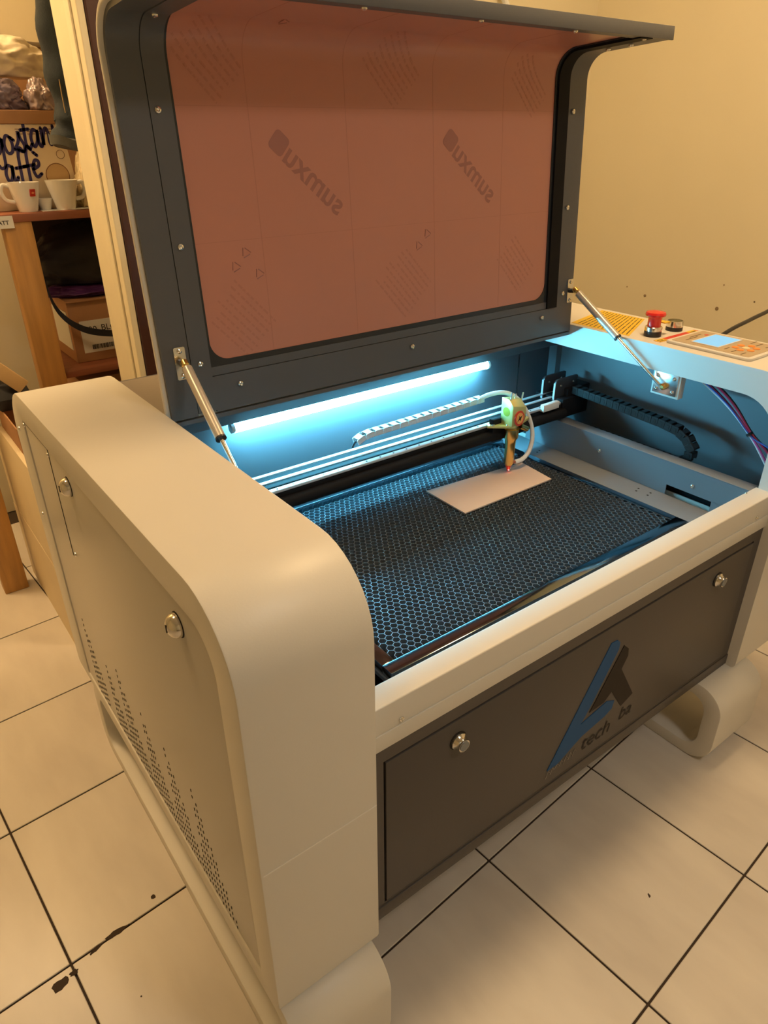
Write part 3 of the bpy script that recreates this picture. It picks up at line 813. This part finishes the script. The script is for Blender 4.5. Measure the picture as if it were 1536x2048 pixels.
# crumpled bags on the carton
def crumple(name, c, r, m, label, cat, seed, amp=.35, sub=5, flatz=True):
    bm = bmesh.new(); bmesh.ops.create_icosphere(bm, subdivisions=sub, radius=1)
    off = Vector((seed*3.7, seed*1.3, seed*.9))
    for v in bm.verts:
        d = v.co.normalized()
        h = noise.noise(d*1.6+off)*.9*amp
        h += (1-2*abs(noise.noise(d*2.7+off*2)))*.55*amp
        h += (1-2*abs(noise.noise(d*6.5+off*3)))*.20*amp
        p_ = d*(.88+h)
        v.co = Vector((p_.x*r[0], p_.y*r[1], max(p_.z, -.55 if flatz else -9)*r[2]))
    zmin = min(v.co.z for v in bm.verts)
    for v in bm.verts: v.co.z -= zmin
    me = bpy.data.meshes.new(name); bm.to_mesh(me); bm.free(); me.materials.append(m)
    for p_ in me.polygons: p_.use_smooth = True
    o_ = place(name, me, None, c); tag(o_, label, cat)
    return o_
LILAC = mat('lilac_foil', (.36, .30, .40), .25, .35, col2=(.10, .07, .10), nscale=14)
WHITEBAG = mat('white_plastic_bag', (.80, .70, .54), .45, noise=.08, nscale=6)
crumple('foil_bag', (.320, 2.08, 1.533), (.075, .07, .052), LILAC, 'crumpled lilac foil bag on top of the coffee carton', 'bag', 3)
crumple('foil_bag', (.436, 2.04, 1.533), (.040, .045, .052), mat('grey_foil', (.46, .36, .38), .3, .3, noise=.3, nscale=18), 'small crumpled grey pouch next to the denim sleeve', 'bag', 5)
crumple('plastic_bag', (.38, 2.16, 1.622), (.125, .075, .072), WHITEBAG, 'white plastic bag slumped above the foil bags', 'bag', 9, amp=.28)
pb = single('picture_panel', MB().prism([(.20, 1.60), (.415, 1.724), (.70, 1.712), (.70, 1.728), (.41, 1.738), (.19, 1.612)], 'y', 2.30, 2.33), mat('grey_brown_board', (.25, .20, .15), .5), 'grey edged board standing behind the white plastic bag', 'board', bevel=.002)
part('panel_backing', MB().prism([(.205, 1.26), (.70, 1.26), (.70, 1.712), (.415, 1.722), (.205, 1.602)], 'y', 2.31, 2.325), mat('board_tan', (.50, .30, .17), .6), pb)
# denim sleeve hanging on the door jamb side
def sleeve():
    rnd = random.Random(4); loops = []
    P = catmull([(.505, 1.84, 2.2), (.500, 1.83, 2.0), (.482, 1.82, 1.85), (.462, 1.81, 1.72), (.457, 1.80, 1.62), (.462, 1.80, 1.54), (.450, 1.80, 1.48), (.440, 1.80, 1.43)], 5)
    n = 28
    for i, p in enumerate(P):
        t = i/(len(P)-1); r = .056-.006*t+(.010 if t > .9 else 0)+.004*math.sin(t*34)*(t > .35)
        loops.append([(p.x+math.cos(2*PI*k/n)*r*(1+.06*math.sin(3*2*PI*k/n+t*9)), p.y+math.sin(2*PI*k/n)*r*.8, p.z+.016*math.cos(2*PI*k/n)*(-1 if t > .8 else 0)+.003*math.sin(5*2*PI*k/n+t*20)) for k in range(n)])
    return loops
DEN = mat('denim_dark', (.030, .042, .052), .85, col2=(.014, .020, .028), nscale=18, bump=.5, bscale=300)
lp = sleeve()
jk = single('denim_jacket', MB().loft(lp), DEN, 'dark blue denim garment sleeve hanging inside the doorway', 'clothing', smooth=60)
q = lp[-3:]
part('cuff', MB().loft([[((a[0]-.44)*1.05+.44, (a[1]-1.8)*1.05+1.8, a[2]-dz) for a in q[1]] for dz in (-.012, .004, .012)]), mat('denim_cuff', (.10, .10, .09), .85, noise=.3, nscale=30), jk, smooth=60)
part('seam_thread', MB().tube([(.4245, 1.757, 1.60), (.4235, 1.757, 1.56), (.4240, 1.757, 1.52)], .0012, 6), mat('thread_tan', (.45, .30, .12), .7), jk)
# cups
def cup(x, y, r, h, hdir, label, badge=None):
    t = thing('coffee_cup', (x, y, 1.258), label, 'cup', 'coffee cups on the bench')
    z = 1.2585
    part('cup_bowl', MB().lathe([(r*.58, 0), (r*.60, .004), (r*.70, h*.3), (r*.90, h*.75), (r*1.0, h), (r*.95, h), (r*.84, h*.72), (r*.62, h*.25), (.001, h*.12)], (x, y, z), n=32), CERAM, t)
    hv = Vector((math.cos(hdir), math.sin(hdir), 0)); b = Vector((x, y, z))
    P = [b+hv*r*.84+Vector((0, 0, h*.86)), b+hv*r*1.25+Vector((0, 0, h*.92)), b+hv*r*1.42+Vector((0, 0, h*.70)), b+hv*r*1.22+Vector((0, 0, h*.42)), b+hv*r*.72+Vector((0, 0, h*.34))]
    part('cup_handle', MB().tube(catmull(P, 6), r*.13, 10), CERAM, t)
    if badge is not None:
        a = badge; d = Vector((math.cos(a), math.sin(a), -.25)).normalized()
        c = b+Vector((math.cos(a), math.sin(a), 0))*r*.885+Vector((0, 0, h*.66))
        side = Vector((-math.sin(a), math.cos(a), 0)); upv = d.cross(side)*-1
        L0 = [c+side*sx_*.008+upv*sy_*.010 for sx_, sy_ in ((-1, -1), (1, -1), (1, 1), (-1, 1))]
        part('cup_badge', MB().loft([[q-d*.004 for q in L0], [q+d*.0022 for q in L0]]), mat('badge_red', (.50, .03, .02), .35), t)
        part('cup_badge_mark', MB().loft([[c+side*.005*math.cos(k)+upv*.003*math.sin(k)+d*e for k in [i*.628 for i in range(10)]] for e in (.0022, .0027)]), mat('badge_orange', (.75, .25, .10), .4), t)
    return t
cup(.312, 1.947, .047, .082, PI*1.02, 'white coffee cup with a small red square badge', badge=-1.25)
cup(.424, 1.947, .048, .084, 0.02, 'plain white coffee cup right of the cup with a red badge')
def saucer_cup(x, y, label):
    single('coffee_cup', MB().lathe([(.015, 0), (.016, .003), (.021, .018), (.024, .032), (.022, .032), (.018, .012), (.001, .006)], (x, y, 1.2595), n=24), CERAM, label, 'cup', group='coffee cups on the bench')
saucer_cup(.368, 1.968, 'small low white cup between the two larger coffee cups')
single('paper_napkins', MB().prism([(.345, 1.915), (.505, 1.925), (.50, 1.99), (.35, 1.98)], 'z', 1.2582, 1.2592).prism([(.43, 1.908), (.56, 1.915), (.565, 1.97), (.44, 1.965)], 'z', 1.2594, 1.2602), WHITEPL, 'loose white paper slips under the coffee cups', 'paper')
crumple('paper_wrapper', (.505, 1.985, 1.2605), (.030, .03, .09), mat('wrapper_cream', (.76, .62, .38), .6), 'crumpled cream paper wrapper beside the door frame', 'paper', 12)
# lower shelf: labelled box, black bag with purple lining
kx = thing('cardboard_box', (.46, 2.1, .757), 'cardboard box with a white printed label on the lower shelf', 'box')
part('box_body', MB().box(.372, .80, 2.0, 2.25, .7572, .965), CARD, kx, bevel=.003)
part('box_flap', MB().prism([(.372, .965), (.80, .965), (.80, .969), (.372, .969)], 'y', 1.99, 2.25), CARD, kx)
part('box_label', MB().box(.402, .62, 1.9985, 1.9998, .788, .898), WHITEPL, kx)
part('box_side_label', MB().box(.3700, .3722, 2.02, 2.20, .80, .93), WHITEPL, kx)
part('box_lettering', text_mb('BLO', .030).xf(M_front(.50, .868, 1.998)), GAP, kx, smooth=0)
part('box_lettering', text_mb('00', .030).xf(M_front(.443, .866, 1.998)), GAP, kx, smooth=0)
bc = MB(); x = .432
while x < .53:
    w_ = random.choice((.001, .0018, .003)); bc.box(x, x+w_, 1.9978, 1.9986, .798, .814); x += w_+random.choice((.001, .002))
part('box_barcode', bc, GAP, kx, smooth=0)
crumple('duffel_bag', (.52, 2.12, 1.012), (.22, .10, .125), mat('black_nylon', (.010, .011, .016), .6), 'black nylon bag lying on the purple cloth', 'bag', 21, amp=.15)
crumple('purple_cloth', (.50, 2.11, .9695), (.165, .10, .026), mat('purple_fabric', (.085, .018, .14), .55, noise=.3, nscale=20), 'folded purple cloth on the cardboard box', 'cloth', 25, amp=.2)
single('shoulder_strap', MB().loft([[(p.x, p.y, p.z-.011), (p.x, p.y-.004, p.z-.011), (p.x+.003, p.y-.004, p.z+.011), (p.x+.003, p.y, p.z+.011)] for p in catmull([(.315, 1.985, 1.08), (.325, 1.975, .98), (.350, 1.965, .925), (.395, 1.962, .885), (.45, 1.962, .862), (.53, 1.962, .848), (.64, 1.97, .845)], 6)]), mat('strap_navy', (.012, .015, .028), .6), 'dark webbing strap hanging in front of the cardboard box', 'strap', smooth=40)
single('low_crate', MB().box(.36, .95, 1.99, 2.25, .40, .70), CARD, 'brown carton standing below the lower shelf', 'box', bevel=.003)

# cream cabinet side with chipboard edge and things behind it, left of the machine
cc = thing('chipboard_cabinet', (-.2, 1.75, 0), 'cream chipboard cabinet carcass left of the laser machine', 'cabinet')
part('side_board', MB().box(.0565, .072, 1.466, 2.02, .0, .627), CREAMB, cc, bevel=.001)
part('board_edge', MB().box(.0567, .0718, 1.4635, 1.4658, .0, .626), CHIPB, cc)
part('rail_board', MB().box(.0555, .0567, 1.467, 2.02, .0, .30), CREAMB, cc)
ob = thing('open_carton', (.16, 1.72, 0), 'open brown carton with black cables beside the cream cabinet', 'box')
part('carton_wall', MB().ring(rrect(.0725, .38, 1.62, 1.93-.03, (.002,)*4, 2), rrect(.0765, .376, 1.624, 1.896, (.002,)*4, 2), 'z', .0, .70), CARD, ob)
part('carton_base', MB().box(.0765, .376, 1.624, 1.896, .35, .56), CARD, ob)
single('black_cables', MB().tube(catmull([(.10, 1.65, .5625), (.12, 1.70, .60), (.11, 1.68, .66), (.14, 1.70, .64), (.13, 1.74, .58), (.18, 1.72, .60), (.20, 1.68, .566)], 8), .0035, 7).tube(catmull([(.095, 1.70, .565), (.11, 1.66, .62), (.16, 1.68, .59), (.21, 1.70, .60), (.24, 1.72, .566)], 8), .003, 7), BLACKPL, 'tangled thin black cables inside the open carton', 'cable')
single('black_pouch', MB().loft([[(x*.8+.02, y, z) for x, y, z in l_] for l_ in [[(.06, 1.80, .7005), (.19, 1.80, .7005), (.19, 1.90, .7005), (.06, 1.90, .7005)], [(.05, 1.79, .74), (.185, 1.79, .74), (.185, 1.90, .74), (.05, 1.90, .74)], [(.065, 1.81, .785), (.17, 1.81, .785), (.17, 1.89, .785), (.065, 1.89, .785)]]]), mat('black_nylon'), 'black pouch on top of the open carton', 'pouch', bevel=.008)
wbk = MB().box(-.055, .055, -.012, .012, -.022, .022).xf(Matrix.Translation((.112, 1.795, .812)) @ Matrix.Rotation(math.radians(48), 4, 'Y'))
single('wood_offcut', wbk, mat('offcut_wood', (.62, .42, .20), .6, noise=.15, nscale=8), 'short tan wood offcut leaning on the black pouch', 'wood', bevel=.002)
